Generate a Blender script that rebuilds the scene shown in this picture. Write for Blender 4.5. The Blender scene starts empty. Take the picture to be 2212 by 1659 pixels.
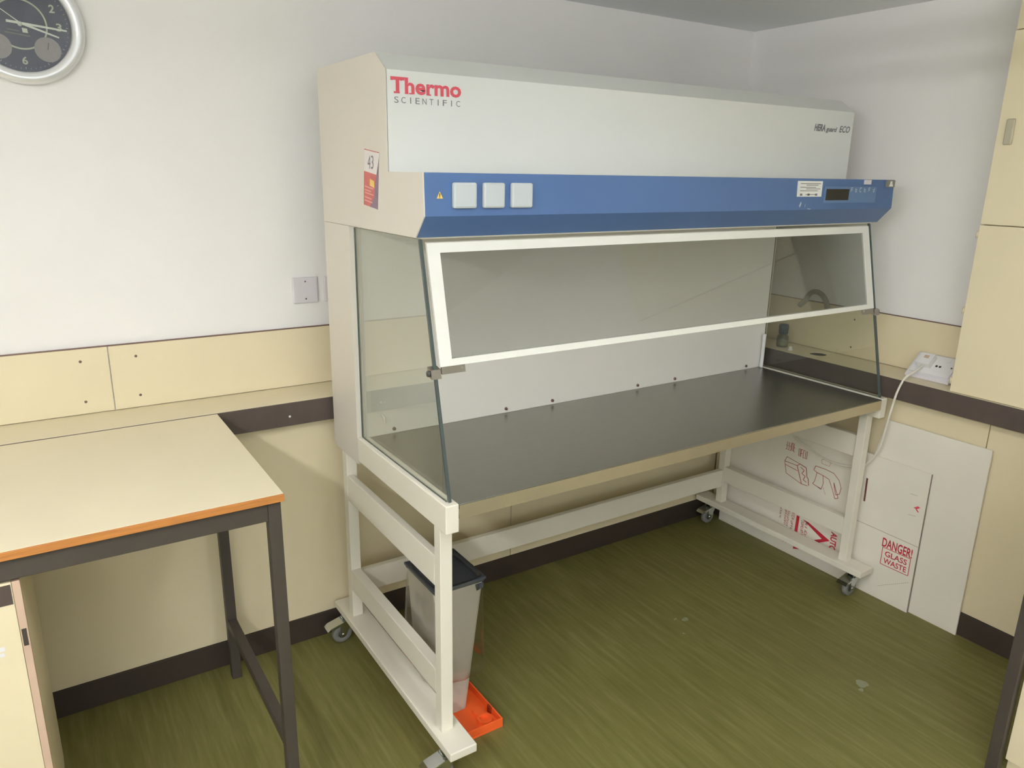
import bpy, bmesh, math, random
from mathutils import Vector, Matrix

random.seed(7)
scene = bpy.context.scene
COL = scene.collection

# ------------------------------------------------------------------ camera
cam_d = bpy.data.cameras.new('camera')
cam = bpy.data.objects.new('camera', cam_d)
COL.objects.link(cam)
CAM = Vector((-0.2887, -2.5263, 1.6479))
YAW, PITCH, ROLL, FPX = -0.5771, -0.2754, 0.0181, 1625.85
fw = Vector((-math.sin(YAW)*math.cos(PITCH), math.cos(YAW)*math.cos(PITCH), math.sin(PITCH)))
sd = fw.cross(Vector((0, 0, 1))).normalized()
up = sd.cross(fw)
s2 = math.cos(ROLL)*sd + math.sin(ROLL)*up
u2 = -math.sin(ROLL)*sd + math.cos(ROLL)*up
cam.matrix_world = Matrix(((s2.x, u2.x, -fw.x, CAM.x), (s2.y, u2.y, -fw.y, CAM.y),
                           (s2.z, u2.z, -fw.z, CAM.z), (0, 0, 0, 1)))
cam_d.sensor_fit = 'HORIZONTAL'
cam_d.sensor_width = 36.0
cam_d.lens = FPX/2212*36.0
cam_d.clip_start = 0.02
scene.camera = cam

# ------------------------------------------------------------------ world, exposure
w = bpy.data.worlds.new('world'); scene.world = w; w.use_nodes = True
w.node_tree.nodes['Background'].inputs[0].default_value = (0.9, 0.95, 1.0, 1)
w.node_tree.nodes['Background'].inputs[1].default_value = 0.02
vs = scene.view_settings
vs.view_transform = 'Standard'; vs.look = 'None'; vs.gamma = 1.0; vs.use_curve_mapping = False
vs.exposure = 0.14
# ceiling lamps: (x, y start, y end, colour, strength)
LAMPS = [(0.62, -1.60, -2.95, (0.96, 0.98, 1.0), 28.0),
         (-1.15, -1.60, -2.95, (0.97, 0.97, 1.0), 80.0), (-1.15, -3.25, -4.60, (0.97, 0.97, 1.0), 36.0)]
LAMP_Z = 2.04
# unseen window added behind the camera to brighten the ceiling and upper wall
WIN = (-2.3, 0.4, 1.15, 2.15)          # x0, x1, z0, z1
WIN_POWER = 44.0
win_fill_d = bpy.data.lights.new('added_window_fill', 'AREA'); win_fill_d.shape = 'RECTANGLE'
win_fill_d.size = WIN[1]-WIN[0]; win_fill_d.size_y = WIN[3]-WIN[2]; win_fill_d.energy = WIN_POWER; win_fill_d.color = (0.86, 0.94, 1.0)
win_fill = bpy.data.objects.new('added_window_fill', win_fill_d); COL.objects.link(win_fill)
win_fill.location = ((WIN[0]+WIN[1])/2, -5.14, (WIN[2]+WIN[3])/2); win_fill.rotation_euler = (math.radians(90), 0, 0)

# ------------------------------------------------------------------ materials
def srgb(r, g, b):
    f = lambda c: (c/12.92 if c <= 0.04045 else ((c+0.055)/1.055)**2.4)
    return (f(r/255), f(g/255), f(b/255), 1)
MATS = {}
def mat(name, rgb, rough=0.5, metal=0.0, var=0.04, scale=8.0, bump=0.0, bscale=200.0, spec=0.5, stretch=None, coat=0.0):
    m = bpy.data.materials.new(name); m.use_nodes = True
    nt = m.node_tree; N = nt.nodes; Lk = nt.links
    b = N['Principled BSDF']
    b.inputs['Roughness'].default_value = rough
    b.inputs['Metallic'].default_value = metal
    b.inputs['Specular IOR Level'].default_value = spec
    b.inputs['Coat Weight'].default_value = coat
    c = srgb(*rgb)
    tc = N.new('ShaderNodeTexCoord')
    mp = N.new('ShaderNodeMapping')
    Lk.new(tc.outputs['Object'], mp.inputs[0])
    if stretch: mp.inputs['Scale'].default_value = stretch
    nz = N.new('ShaderNodeTexNoise'); nz.inputs['Scale'].default_value = scale; nz.inputs['Detail'].default_value = 4
    Lk.new(mp.outputs[0], nz.inputs['Vector'])
    rp = N.new('ShaderNodeValToRGB')
    lo = tuple(max(0, x*(1-var)) for x in c[:3])+(1,); hi = tuple(min(1, x*(1+var)) for x in c[:3])+(1,)
    rp.color_ramp.elements[0].position = 0.3; rp.color_ramp.elements[0].color = lo
    rp.color_ramp.elements[1].position = 0.7; rp.color_ramp.elements[1].color = hi
    Lk.new(nz.outputs['Fac'], rp.inputs[0]); Lk.new(rp.outputs[0], b.inputs['Base Color'])
    if bump:
        n2 = N.new('ShaderNodeTexNoise'); n2.inputs['Scale'].default_value = bscale; n2.inputs['Detail'].default_value = 3
        Lk.new(mp.outputs[0], n2.inputs['Vector'])
        bp = N.new('ShaderNodeBump'); bp.inputs['Strength'].default_value = bump; bp.inputs['Distance'].default_value = 0.002
        Lk.new(n2.outputs['Fac'], bp.inputs['Height']); Lk.new(bp.outputs[0], b.inputs['Normal'])
    MATS[name] = m
    return m
def glass(name, tint, ior=1.5, refl=1.0, rough=0.0):
    m = bpy.data.materials.new(name); m.use_nodes = True
    nt = m.node_tree; N = nt.nodes; Lk = nt.links
    N.remove(N['Principled BSDF'])
    out = N['Material Output']
    tr = N.new('ShaderNodeBsdfTransparent'); tr.inputs[0].default_value = tint+(1,)
    gl = N.new('ShaderNodeBsdfGlossy'); gl.inputs['Roughness'].default_value = rough
    gl.inputs[0].default_value = (refl, refl, refl, 1)
    ge = N.new('ShaderNodeNewGeometry')
    mx = N.new('ShaderNodeMapRange')
    mx.inputs['To Min'].default_value = ior; mx.inputs['To Max'].default_value = 1/ior
    Lk.new(ge.outputs['Backfacing'], mx.inputs['Value'])
    fr = N.new('ShaderNodeFresnel'); Lk.new(mx.outputs[0], fr.inputs['IOR'])
    mi = N.new('ShaderNodeMixShader')
    Lk.new(fr.outputs[0], mi.inputs[0]); Lk.new(tr.outputs[0], mi.inputs[1]); Lk.new(gl.outputs[0], mi.inputs[2])
    Lk.new(mi.outputs[0], out.inputs[0])
    MATS[name] = m
    return m
def emit(name, rgb, strength):
    m = bpy.data.materials.new(name); m.use_nodes = True
    b = m.node_tree.nodes['Principled BSDF']
    b.inputs['Base Color'].default_value = (0.8, 0.8, 0.8, 1)
    b.inputs['Emission Color'].default_value = rgb+(1,)
    b.inputs['Emission Strength'].default_value = strength
    MATS[name] = m
    return m

mat('wall_white', (245, 242, 238), 0.85, var=0.015, scale=3, bump=0.15, bscale=90)
mat('ceiling_white', (249, 251, 253), 0.9, var=0.015, scale=3, bump=0.1, bscale=60)
mat('cream', (233, 219, 184), 0.45, var=0.02, scale=4)
mat('cream_top', (232, 220, 188), 0.4, var=0.02, scale=5)
mat('brown_board', (84, 72, 66), 0.5, var=0.08, scale=20)
mat('skirting', (62, 52, 44), 0.55, var=0.08, scale=15)
mat('joint', (150, 126, 92), 0.8)
mat('screw', (120, 92, 84), 0.4, metal=0.3)
mat('edge_wood', (188, 124, 62), 0.5, var=0.15, scale=6, stretch=(2, 30, 30))
mat('dark_steel', (70, 63, 56), 0.5, var=0.05)
mat('housing', (224, 225, 221), 0.4, var=0.012, scale=4)
mat('housing_side', (222, 215, 202), 0.45, var=0.015, scale=4)
mat('blue', (82, 112, 160), 0.4, var=0.02, scale=4)
mat('blue_light', (100, 130, 172), 0.4, var=0.02)
mat('switch_grey', (196, 202, 204), 0.45, var=0.02)
mat('display', (52, 50, 44), 0.25)
mat('red_print', (218, 88, 102), 0.6, var=0.04)
mat('red_box', (196, 40, 58), 0.7, var=0.05)
mat('red_faint', (184, 104, 100), 0.7, var=0.1, scale=60)
mat('grey_print', (128, 126, 130), 0.6)
mat('sticker_red', (206, 112, 108), 0.55, var=0.08, scale=50)
mat('sticker_white', (232, 226, 222), 0.55)
mat('sticker_purple', (142, 120, 134), 0.55, var=0.1, scale=40)
mat('sticker_pink', (226, 164, 152), 0.55)
mat('paper', (236, 236, 232), 0.6)
mat('warn', (240, 205, 110), 0.5)
mat('black', (28, 27, 28), 0.5)
mat('frame_white', (240, 239, 230), 0.35, var=0.012)
mat('inner_panel', (240, 236, 228), 0.3, var=0.012, scale=3)
mat('steel_top', (150, 148, 142), 0.27, metal=0.92, var=0.05, scale=6, bump=0.06, bscale=60, stretch=(3, 60, 60))
mat('chrome', (205, 208, 205), 0.18, metal=1.0, var=0.03)
mat('metal_dull', (168, 162, 150), 0.35, metal=0.85, var=0.06)
mat('rubber', (126, 125, 120), 0.5, var=0.05)
mat('rubber_dark', (70, 70, 68), 0.5, var=0.05)
mat('glass_edge', (74, 84, 82), 0.25, spec=0.6)
mat('stand', (238, 232, 216), 0.4, var=0.015, scale=5)
mat('bin_grey', (196, 190, 178), 0.4, var=0.03)
mat('bin_navy', (70, 74, 84), 0.45, var=0.05)
mat('orange', (255, 104, 44), 0.5, var=0.04)
mat('orange_dark', (150, 44, 12), 0.6)
mat('card', (240, 234, 220), 0.8, var=0.02, scale=6, bump=0.1, bscale=120)
mat('card_edge', (150, 136, 126), 0.85)
mat('card_slot', (110, 66, 58), 0.8)
mat('plastic_white', (236, 234, 232), 0.35, var=0.01)
mat('plate_lilac', (226, 221, 224), 0.4, var=0.01)
mat('cable', (232, 226, 212), 0.45)
mat('bottle_cap', (70, 90, 92), 0.45)
mat('liquid_pale', (206, 204, 178), 0.2)
mat('steel_lip_reflection', (205, 194, 166), 0.42, metal=0.75, var=0.05, scale=5)  # lip steel lightened; cream reflection of the room painted into its colour
mat('hook_grey', (140, 136, 124), 0.45)
mat('clock_rim', (236, 236, 238), 0.3, metal=0.35, var=0.01)
mat('clock_face', (84, 83, 114), 0.5, var=0.05)
mat('clock_mark', (214, 216, 204), 0.5)
mat('clock_sub', (176, 166, 176), 0.5, var=0.06, scale=120)
mat('clock_hand', (250, 250, 250), 0.35)
mat('handle_grey', (184, 176, 152), 0.45)
mat('stain', (140, 144, 118), 0.7, var=0.1, scale=60)
mat('hole_dark', (58, 44, 40), 0.6)
mat('pink_edge', (204, 176, 152), 0.6, var=0.05)
glass('side_glass', (0.89, 0.90, 0.87))
glass('sash_glass', (0.85, 0.86, 0.855), refl=0.9)
glass('clear_film', (0.93, 0.93, 0.92), ior=1.5, rough=0.25)
glass('window_glass', (0.97, 0.98, 0.97))
glass('bottle_glass', (0.86, 0.88, 0.82))
for i_, l_ in enumerate(LAMPS): emit('lamp_diffuser_%d' % i_, l_[3], l_[4])

# floor: green streaked linoleum, streaks along y
m = bpy.data.materials.new('lino'); m.use_nodes = True
nt = m.node_tree; N = nt.nodes; Lk = nt.links; b = N['Principled BSDF']
tc = N.new('ShaderNodeTexCoord'); mp = N.new('ShaderNodeMapping'); mp.inputs['Scale'].default_value = (34, 2.2, 1)
Lk.new(tc.outputs['Object'], mp.inputs[0])
nz = N.new('ShaderNodeTexNoise'); nz.inputs['Scale'].default_value = 1.6; nz.inputs['Detail'].default_value = 6; nz.inputs['Roughness'].default_value = 0.65
Lk.new(mp.outputs[0], nz.inputs['Vector'])
rp = N.new('ShaderNodeValToRGB')
rp.color_ramp.elements[0].position = 0.28; rp.color_ramp.elements[0].color = srgb(106, 104, 54)
rp.color_ramp.elements[1].position = 0.75; rp.color_ramp.elements[1].color = srgb(136, 132, 82)
e = rp.color_ramp.elements.new(0.52); e.color = srgb(120, 116, 66)
Lk.new(nz.outputs['Fac'], rp.inputs[0])
n2 = N.new('ShaderNodeTexNoise'); n2.inputs['Scale'].default_value = 2.2; n2.inputs['Detail'].default_value = 2
Lk.new(tc.outputs['Object'], n2.inputs['Vector'])
r2 = N.new('ShaderNodeValToRGB')
r2.color_ramp.elements[0].position = 0.3; r2.color_ramp.elements[0].color = (0.9, 0.88, 0.85, 1)
r2.color_ramp.elements[1].position = 0.7; r2.color_ramp.elements[1].color = (1, 1, 1, 1)
Lk.new(n2.outputs['Fac'], r2.inputs[0])
mm = N.new('ShaderNodeMixRGB'); mm.blend_type = 'MULTIPLY'; mm.inputs[0].default_value = 1
Lk.new(rp.outputs[0], mm.inputs[1]); Lk.new(r2.outputs[0], mm.inputs[2]); Lk.new(mm.outputs[0], b.inputs['Base Color'])
b.inputs['Roughness'].default_value = 0.5; b.inputs['Specular IOR Level'].default_value = 0.3
MATS['lino'] = m

# ------------------------------------------------------------------ mesh helpers
def box(bm, x0, x1, y0, y1, z0, z1, bev=0.0, seg=2):
    v = [bm.verts.new((x, y, z)) for x in (x0, x1) for y in (y0, y1) for z in (z0, z1)]
    fs = []
    for q in ((0, 1, 3, 2), (4, 6, 7, 5), (0, 4, 5, 1), (2, 3, 7, 6), (0, 2, 6, 4), (1, 5, 7, 3)):
        fs.append(bm.faces.new([v[i] for i in q]))
    if bev > 0:
        es = set(e for f in fs for e in f.edges)
        bmesh.ops.bevel(bm, geom=list(es), offset=bev, segments=seg, affect='EDGES', profile=0.5)
    return bm
def prism(bm, pts, axis, a0, a1, bev=0.0):
    """polygon in the two other axes (in xyz order) extruded along axis"""
    def P(p, a):
        if axis == 'x': return (a, p[0], p[1])
        if axis == 'y': return (p[0], a, p[1])
        return (p[0], p[1], a)
    A = [bm.verts.new(P(p, a0)) for p in pts]; B = [bm.verts.new(P(p, a1)) for p in pts]
    fs = [bm.faces.new(A), bm.faces.new(B[::-1])]
    n = len(pts)
    for i in range(n):
        fs.append(bm.faces.new((A[i], B[i], B[(i+1) % n], A[(i+1) % n])))
    bmesh.ops.recalc_face_normals(bm, faces=fs)
    if bev > 0:
        es = set(e for f in fs for e in f.edges)
        bmesh.ops.bevel(bm, geom=list(es), offset=bev, segments=2, affect='EDGES', profile=0.5)
    return bm
def hexa(bm, v8):
    """8 corners: bottom 4 then top 4, same winding"""
    v = [bm.verts.new(p) for p in v8]
    fs = [bm.faces.new(v[0:4][::-1]), bm.faces.new(v[4:8])]
    for i in range(4):
        fs.append(bm.faces.new((v[i], v[(i+1) % 4], v[4+(i+1) % 4], v[4+i])))
    bmesh.ops.recalc_face_normals(bm, faces=fs)
    return bm
def tube(bm, path, r, n=10, caps=True):
    path = [Vector(p) for p in path]
    rings = []
    up0 = Vector((0, 0, 1))
    for i, p in enumerate(path):
        t = (path[min(i+1, len(path)-1)]-path[max(i-1, 0)]).normalized()
        ref = up0 if abs(t.dot(up0)) < 0.9 else Vector((1, 0, 0))
        if rings:
            ref = last_b
        a = t.cross(ref)
        if a.length < 1e-5: a = t.cross(Vector((0, 1, 0)))
        a.normalize(); bvec = a.cross(t).normalized(); last_b = bvec
        rr = r[i] if isinstance(r, (list, tuple)) else r
        rings.append([bm.verts.new(p+rr*(math.cos(k*2*math.pi/n)*a+math.sin(k*2*math.pi/n)*bvec)) for k in range(n)])
    fs = []
    for i in range(len(rings)-1):
        for k in range(n):
            fs.append(bm.faces.new((rings[i][k], rings[i][(k+1) % n], rings[i+1][(k+1) % n], rings[i+1][k])))
    if caps:
        fs.append(bm.faces.new(rings[0][::-1])); fs.append(bm.faces.new(rings[-1]))
    bmesh.ops.recalc_face_normals(bm, faces=fs)
    for f in fs: f.smooth = True
    return bm
def spline(pts, n=8):
    pts = [Vector(p) for p in pts]; out = []
    for i in range(len(pts)-1):
        p0 = pts[max(i-1, 0)]; p1 = pts[i]; p2 = pts[i+1]; p3 = pts[min(i+2, len(pts)-1)]
        for k in range(n):
            t = k/n
            out.append(0.5*((2*p1)+(-p0+p2)*t+(2*p0-5*p1+4*p2-p3)*t*t+(-p0+3*p1-3*p2+p3)*t**3))
    out.append(pts[-1]); return out
def lathe(bm, prof, c, axis, n=32, close=False, smooth=True):
    """profile (r, h) around axis through c; axis 'z' or '-y' (h goes along it)"""
    c = Vector(c)
    if axis == 'z': U, V, A = Vector((1, 0, 0)), Vector((0, 1, 0)), Vector((0, 0, 1))
    elif axis == '-y': U, V, A = Vector((1, 0, 0)), Vector((0, 0, 1)), Vector((0, -1, 0))
    elif axis == 'y': U, V, A = Vector((0, 0, 1)), Vector((1, 0, 0)), Vector((0, 1, 0))
    else: U, V, A = Vector((0, 1, 0)), Vector((0, 0, 1)), Vector((1, 0, 0))
    rings = []
    for r, h in prof:
        if r < 1e-6: rings.append([bm.verts.new(c+A*h)])
        else: rings.append([bm.verts.new(c+A*h+r*(math.cos(k*2*math.pi/n)*U+math.sin(k*2*math.pi/n)*V)) for k in range(n)])
    fs = []
    R = list(zip(rings, rings[1:]))
    if close: R.append((rings[-1], rings[0]))
    for a, bq in R:
        for k in range(n):
            k2 = (k+1) % n
            if len(a) == 1 and len(bq) == 1: continue
            if len(a) == 1: fs.append(bm.faces.new((a[0], bq[k2], bq[k])))
            elif len(bq) == 1: fs.append(bm.faces.new((a[k], a[k2], bq[0])))
            else: fs.append(bm.faces.new((a[k], a[k2], bq[k2], bq[k])))
    bmesh.ops.recalc_face_normals(bm, faces=fs)
    for f in fs: f.smooth = smooth
    return bm
NB = bmesh.new
def root_loc(o):
    while o.parent: o = o.parent
    return o.location.copy()
def obj(name, bm, m, parent=None, label=None):
    me = bpy.data.meshes.new(name)
    if parent is not None:
        off = root_loc(parent)
        bmesh.ops.translate(bm, verts=bm.verts, vec=-off)
    bm.to_mesh(me); bm.free()
    me.materials.append(MATS[m])
    o = bpy.data.objects.new(name, me); COL.objects.link(o)
    if parent is not None: o.parent = parent
    if label: o['label'] = label
    return o
def thing(name, label, cat, loc, group=None):
    o = bpy.data.objects.new(name, None); COL.objects.link(o)
    o.empty_display_size = 0.05
    o.location = loc; o['label'] = label; o['category'] = cat
    if group: o['group'] = group
    return o
def tag(o, label, cat, group=None):
    o['label'] = label; o['category'] = cat
    if group: o['group'] = group
    return o
def struct(name, bm, m, label=None):
    o = obj(name, bm, m); o['kind'] = 'structure'
    if label: o['label'] = label
    return o
def bx(name, dims, m, parent, bev=0.0, label=None):
    return obj(name, box(NB(), *dims, bev), m, parent, label)

# flat print: list of 2D loops -> thin mesh on a plane
def text2d(s, shear=0.0, bold=0.0):
    cu = bpy.data.curves.new('lettering_curve', 'FONT'); cu.body = s; cu.size = 1.0; cu.shear = shear; cu.offset = bold
    cu.resolution_u = 3
    to = bpy.data.objects.new('lettering_tmp', cu); COL.objects.link(to)
    dg = bpy.context.evaluated_depsgraph_get()
    me = bpy.data.meshes.new_from_object(to.evaluated_get(dg))
    vs_ = [(v.co.x, v.co.y) for v in me.vertices]; fs_ = [tuple(p.vertices) for p in me.polygons]
    bpy.data.objects.remove(to); bpy.data.curves.remove(cu); bpy.data.meshes.remove(me)
    return vs_, fs_
def lay(bm, vs_, fs_, origin, ud, vd, w_, h_):
    xs = [v[0] for v in vs_]; ys = [v[1] for v in vs_]
    x0, x1, y0, y1 = min(xs), max(xs), min(ys), max(ys)
    o = Vector(origin); ud = Vector(ud); vd = Vector(vd); nd = ud.cross(vd)
    V = [bm.verts.new(o+ud*((x-x0)/(x1-x0)*w_)+vd*((y-y0)/(y1-y0)*h_)) for x, y in vs_]
    for f in fs_:
        try:
            fc = bm.faces.new([V[i] for i in f])
        except ValueError:
            continue
    bm.normal_update()
    for f in bm.faces:
        if f.normal.dot(nd) < 0: f.normal_flip()
    return bm
def text(bm, s, origin, ud, vd, w_, h_, shear=0, bold=0):
    a, f = text2d(s, shear, bold); return lay(bm, a, f, origin, ud, vd, w_, h_)
def poly(bm, pts, origin, ud, vd):
    o = Vector(origin); ud = Vector(ud); vd = Vector(vd); nd = ud.cross(vd)
    f = bm.faces.new([bm.verts.new(o+ud*a+vd*c) for a, c in pts]); f.normal_update()
    if f.normal.dot(nd) < 0: f.normal_flip()
    return bm
def stroke(bm, pts, wd, origin, ud, vd):
    for (a, c), (d, e_) in zip(pts, pts[1:]):
        L_ = math.hypot(d-a, e_-c) or 1e-6; nx, ny = -(e_-c)/L_*wd/2, (d-a)/L_*wd/2
        poly(bm, [(a+nx, c+ny), (a-nx, c-ny), (d-nx, e_-ny), (d+nx, e_+ny)], origin, ud, vd)
    return bm
XF = ((1, 0, 0), (0, 0, 1))      # print on a face looking to -y
YF = ((0, -1, 0), (0, 0, 1))     # print on a face looking to -x

# ------------------------------------------------------------------ room shell
XL, XR, YF0, YB, ZC = -2.6, 2.6246, -5.0, 0.0, 2.272
LEDGE = 0.9157; YL = -0.19; XLG = 2.4353; BOARD = 0.8373
YP, XP = -0.14, 2.485            # faces of the lower panels
floor = struct('floor', box(NB(), XL-0.1, XR+0.1, YF0-0.1, YB+0.1, -0.08, 0.0), 'lino', 'green streaked linoleum floor')
struct('ceiling', box(NB(), XL-0.1, XR+0.1, YF0-0.1, YB+0.1, ZC, ZC+0.08), 'ceiling_white')
wall_back = struct('wall_back', box(NB(), XL-0.1, XR+0.1, YB, YB+0.1, 0.0, ZC), 'wall_white', 'white painted wall behind the cabinet')
wall_right = struct('wall_right', box(NB(), XR, XR+0.1, YF0, YB, 0.0, ZC), 'wall_white')
struct('wall_left', box(NB(), XL-0.1, XL, YF0, YB, 0.0, ZC), 'wall_white')
bm = NB()
for d in ((XL, WIN[0], 0.0, ZC), (WIN[1], XR, 0.0, ZC), (WIN[0], WIN[1], 0.0, WIN[2]), (WIN[0], WIN[1], WIN[3], ZC)):
    box(bm, d[0], d[1], YF0-0.1, YF0, d[2], d[3])
struct('wall_front', bm, 'wall_white')
bm = NB(); wm = (WIN[0]+WIN[1])/2
for d in ((WIN[0], WIN[0]+0.05, WIN[2], WIN[3]), (WIN[1]-0.05, WIN[1], WIN[2], WIN[3]), (wm-0.025, wm+0.025, WIN[2]+0.05, WIN[3]-0.05), (WIN[0]+0.05, WIN[1]-0.05, WIN[2], WIN[2]+0.05), (WIN[0]+0.05, WIN[1]-0.05, WIN[3]-0.05, WIN[3])):
    box(bm, d[0], d[1], YF0-0.07, YF0-0.02, d[2], d[3])
w1 = struct('added_window_1', bm, 'plastic_white')  # added window, out of view, carries the bluish fill light
for a, c in ((WIN[0]+0.05, wm-0.025), (wm+0.025, WIN[1]-0.05)):
    bx('pane', (a, c, YF0-0.05, YF0-0.044, WIN[2]+0.05, WIN[3]-0.05), 'window_glass', w1)

# dado panels, back wall
jb = [-2.6, -1.308, -0.108, 1.092, 2.292, 2.6246]
for a, c in zip(jb, jb[1:]):
    pn = bx('dado_panel', (a+0.0015, c-0.0015, -0.008, -0.0005, LEDGE+0.002, 1.118), 'cream', wall_back, 0.001)
    for px in (a+0.074, c-0.076):
        if c-a < 0.5 or px < -2.5: continue
        for pz in (1.080, 0.955):
            obj('screw', lathe(NB(), [(0, 0.002), (0.003, 0.0018), (0.0042, 0)], (px, -0.008, pz), '-y', 10), 'screw', pn)
bx('panel_cap', (XL, XR-0.009, -0.0088, -0.0005, 1.1185, 1.1215), 'screw', wall_back)
# lower panels, back wall
jl = [-2.6, -1.128, 1.272, 2.485]
for a, c in zip(jl, jl[1:]):
    bx('lower_panel', (a+0.0015, c-0.0015, YP, -0.0005, 0.0935, BOARD-0.0005), 'cream', wall_back, 0.001)
# right wall panels
jr = [-0.009, -1.18]
pn = bx('dado_panel', (XR-0.008, XR-0.0005, -1.17, -0.009, LEDGE+0.002, 1.118), 'cream', wall_right, 0.001)
for pz in (1.074, 0.956):
    obj('screw', lathe(NB(), [(0, 0.002), (0.003, 0.0018), (0.0042, 0)], (XR-0.010, -0.693, pz), 'x', 10), 'screw', pn)
bx('panel_cap', (XR-0.0088, XR-0.0005, -1.17, -0.009, 1.1185, 1.1215), 'screw', wall_right)
for a, c in ((YP-0.001, -1.342), (-1.342, -2.7), (-2.7, -5.0)):
    bx('lower_panel', (XP, XR-0.0005, c+0.0015, a-0.0015, 0.0935, BOARD-0.0005), 'cream', wall_right, 0.001)
# ledges with dark aprons
t1 = struct('trim_1', box(NB(), XL, XR-0.0005, YL+0.003, -0.0005, LEDGE-0.02, LEDGE, 0.001), 'cream_top', 'cream laminate ledge along the back wall')
bx('apron_board', (XL, XLG-0.002, YL, YL+0.02, BOARD, LEDGE-0.0008), 'brown_board', t1, 0.001)
for px in (0.374, 1.0):
    obj('screw', lathe(NB(), [(0, 0.002), (0.003, 0.0015), (0.004, 0)], (px, YL, 0.869), '-y', 10), 'plastic_white', t1)
# right ledge with a round hole
bm = NB()
hx, hy, hr = 2.533, -0.598, 0.036
xa, xb_, ya, yb_ = XLG+0.003, XR-0.0005, -4.9, YL+0.002
n = 32
ring_t = []; ring_b = []; out_t = []; out_b = []
for k in range(n):
    a = 2*math.pi*k/n; cx_, sx_ = math.cos(a), math.sin(a)
    ring_t.append(bm.verts.new((hx+hr*cx_, hy+hr*sx_, LEDGE))); ring_b.append(bm.verts.new((hx+hr*cx_, hy+hr*sx_, LEDGE-0.02)))
    q = 0.075/max(abs(cx_), abs(sx_))
    ox_, oy_ = hx+q*cx_, hy+q*sx_
    ox_ = min(max(ox_, xa), xb_)
    out_t.append(bm.verts.new((ox_, oy_, LEDGE))); out_b.append(bm.verts.new((ox_, oy_, LEDGE-0.02)))
for k in range(n):
    k2 = (k+1) % n
    bm.faces.new((ring_t[k], ring_t[k2], out_t[k2], out_t[k])); bm.faces.new((ring_b[k2], ring_b[k], out_b[k], out_b[k2]))
    bm.faces.new((ring_t[k2], ring_t[k], ring_b[k], ring_b[k2]))
box(bm, xa, xb_, hy+0.075, yb_, LEDGE-0.02, LEDGE); box(bm, xa, xb_, ya, hy-0.075, LEDGE-0.02, LEDGE)
box(bm, min(hx+0.075, xb_), xb_, hy-0.075, hy+0.075, LEDGE-0.02, LEDGE); box(bm, xa, hx-0.075, hy-0.075, hy+0.075, LEDGE-0.02, LEDGE)
t2 = struct('trim_2', bm, 'cream_top', 'cream laminate ledge along the right wall with a round hole')
bx('apron_board', (XLG, XLG+0.02, -4.9, YL-0.001, BOARD, LEDGE-0.0008), 'brown_board', t2, 0.001)
obj('hole_liner', lathe(NB(), [(0.0355, -0.004), (0.0355, -0.05), (0, -0.05)], (hx, hy, LEDGE), 'z', 28), 'hole_dark', t2)
struct('baseboard_back', box(NB(), XL, XP, YP-0.004, -0.0005, 0.0, 0.0925, 0.001), 'skirting')
struct('baseboard_right', box(NB(), XP-0.004, XR-0.0005, -4.9, YP-0.005, 0.0, 0.0925, 0.001), 'skirting')
# pale worn marks on the linoleum
def blob(cx_, cy_, rx, ry, seed, rot=0):
    rnd = random.Random(seed); bm = NB(); pts = []
    ph = [rnd.random()*6.28 for _ in range(3)]
    for k in range(26):
        a = 2*math.pi*k/26; r = 1+0.16*math.sin(2*a+ph[0])+0.12*math.sin(3*a+ph[1])+0.06*math.sin(7*a+ph[2])
        x_, y_ = rx*r*math.cos(a), ry*r*math.sin(a)
        pts.append((cx_+x_*math.cos(rot)-y_*math.sin(rot), cy_+x_*math.sin(rot)+y_*math.cos(rot)))
    return prism(bm, pts, 'z', 0.0, 0.0006)
for a in ((1.672, -0.766, 0.013, 0.011, 1), (1.64, -0.745, 0.008, 0.004, 2), (1.909, -1.354, 0.017, 0.022, 3), (1.878, -1.372, 0.007, 0.008, 4), (1.60, -0.83, 0.005, 0.004, 5)):
    obj('worn_mark', blob(*a), 'stain', floor)

# ------------------------------------------------------------------ ceiling lamps (behind and above the camera)
for i, (lx, y0, y1, _c, _s) in enumerate(LAMPS):
    lab = ('suspended twin tube lamp nearest the clean bench, above the frame', 'suspended twin tube lamp over the left side, above the frame',
           'suspended twin tube lamp on the left side behind the camera')[i]
    t = thing('ceiling_lamp', lab, 'lamp', (lx, (y0+y1)/2, ZC), 'ceiling lamps')
    bx('lamp_body', (lx-0.05, lx+0.05, y1-0.03, y0+0.03, LAMP_Z+0.035, LAMP_Z+0.075), 'plastic_white', t, 0.004)
    for ly in (y1+0.2, y0-0.2):
        obj('suspension_rod', tube(NB(), [(lx, ly, LAMP_Z+0.0755), (lx, ly, ZC-0.0005)], 0.005, 8), 'chrome', t)
    for dx in (-0.03, 0.03):
        obj('lamp_tube', tube(NB(), [(lx+dx, y1, LAMP_Z), (lx+dx, y0, LAMP_Z)], 0.016, 12), 'lamp_diffuser_%d' % i, t)
        for ly in (y1-0.02, y0+0.005):
            bx('lamp_holder', (lx+dx-0.014, lx+dx+0.014, ly, ly+0.015, LAMP_Z-0.016, LAMP_Z+0.0345), 'plastic_white', t)

# ------------------------------------------------------------------ laminar flow clean bench on a castored stand
X0, X1 = 0.5153, 2.4153
Yb = -0.206
H = thing('clean_bench', 'large white and blue laminar flow clean bench on a castored white stand', 'clean bench', (X0+0.95, -0.6, 0))
yU, yE, yEf, yG = -0.700, -0.897, -0.901, -0.853
zT, zCh, z3, zF, zG = 1.9277, 1.8827, 1.6419, 1.542, 1.4893
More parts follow.
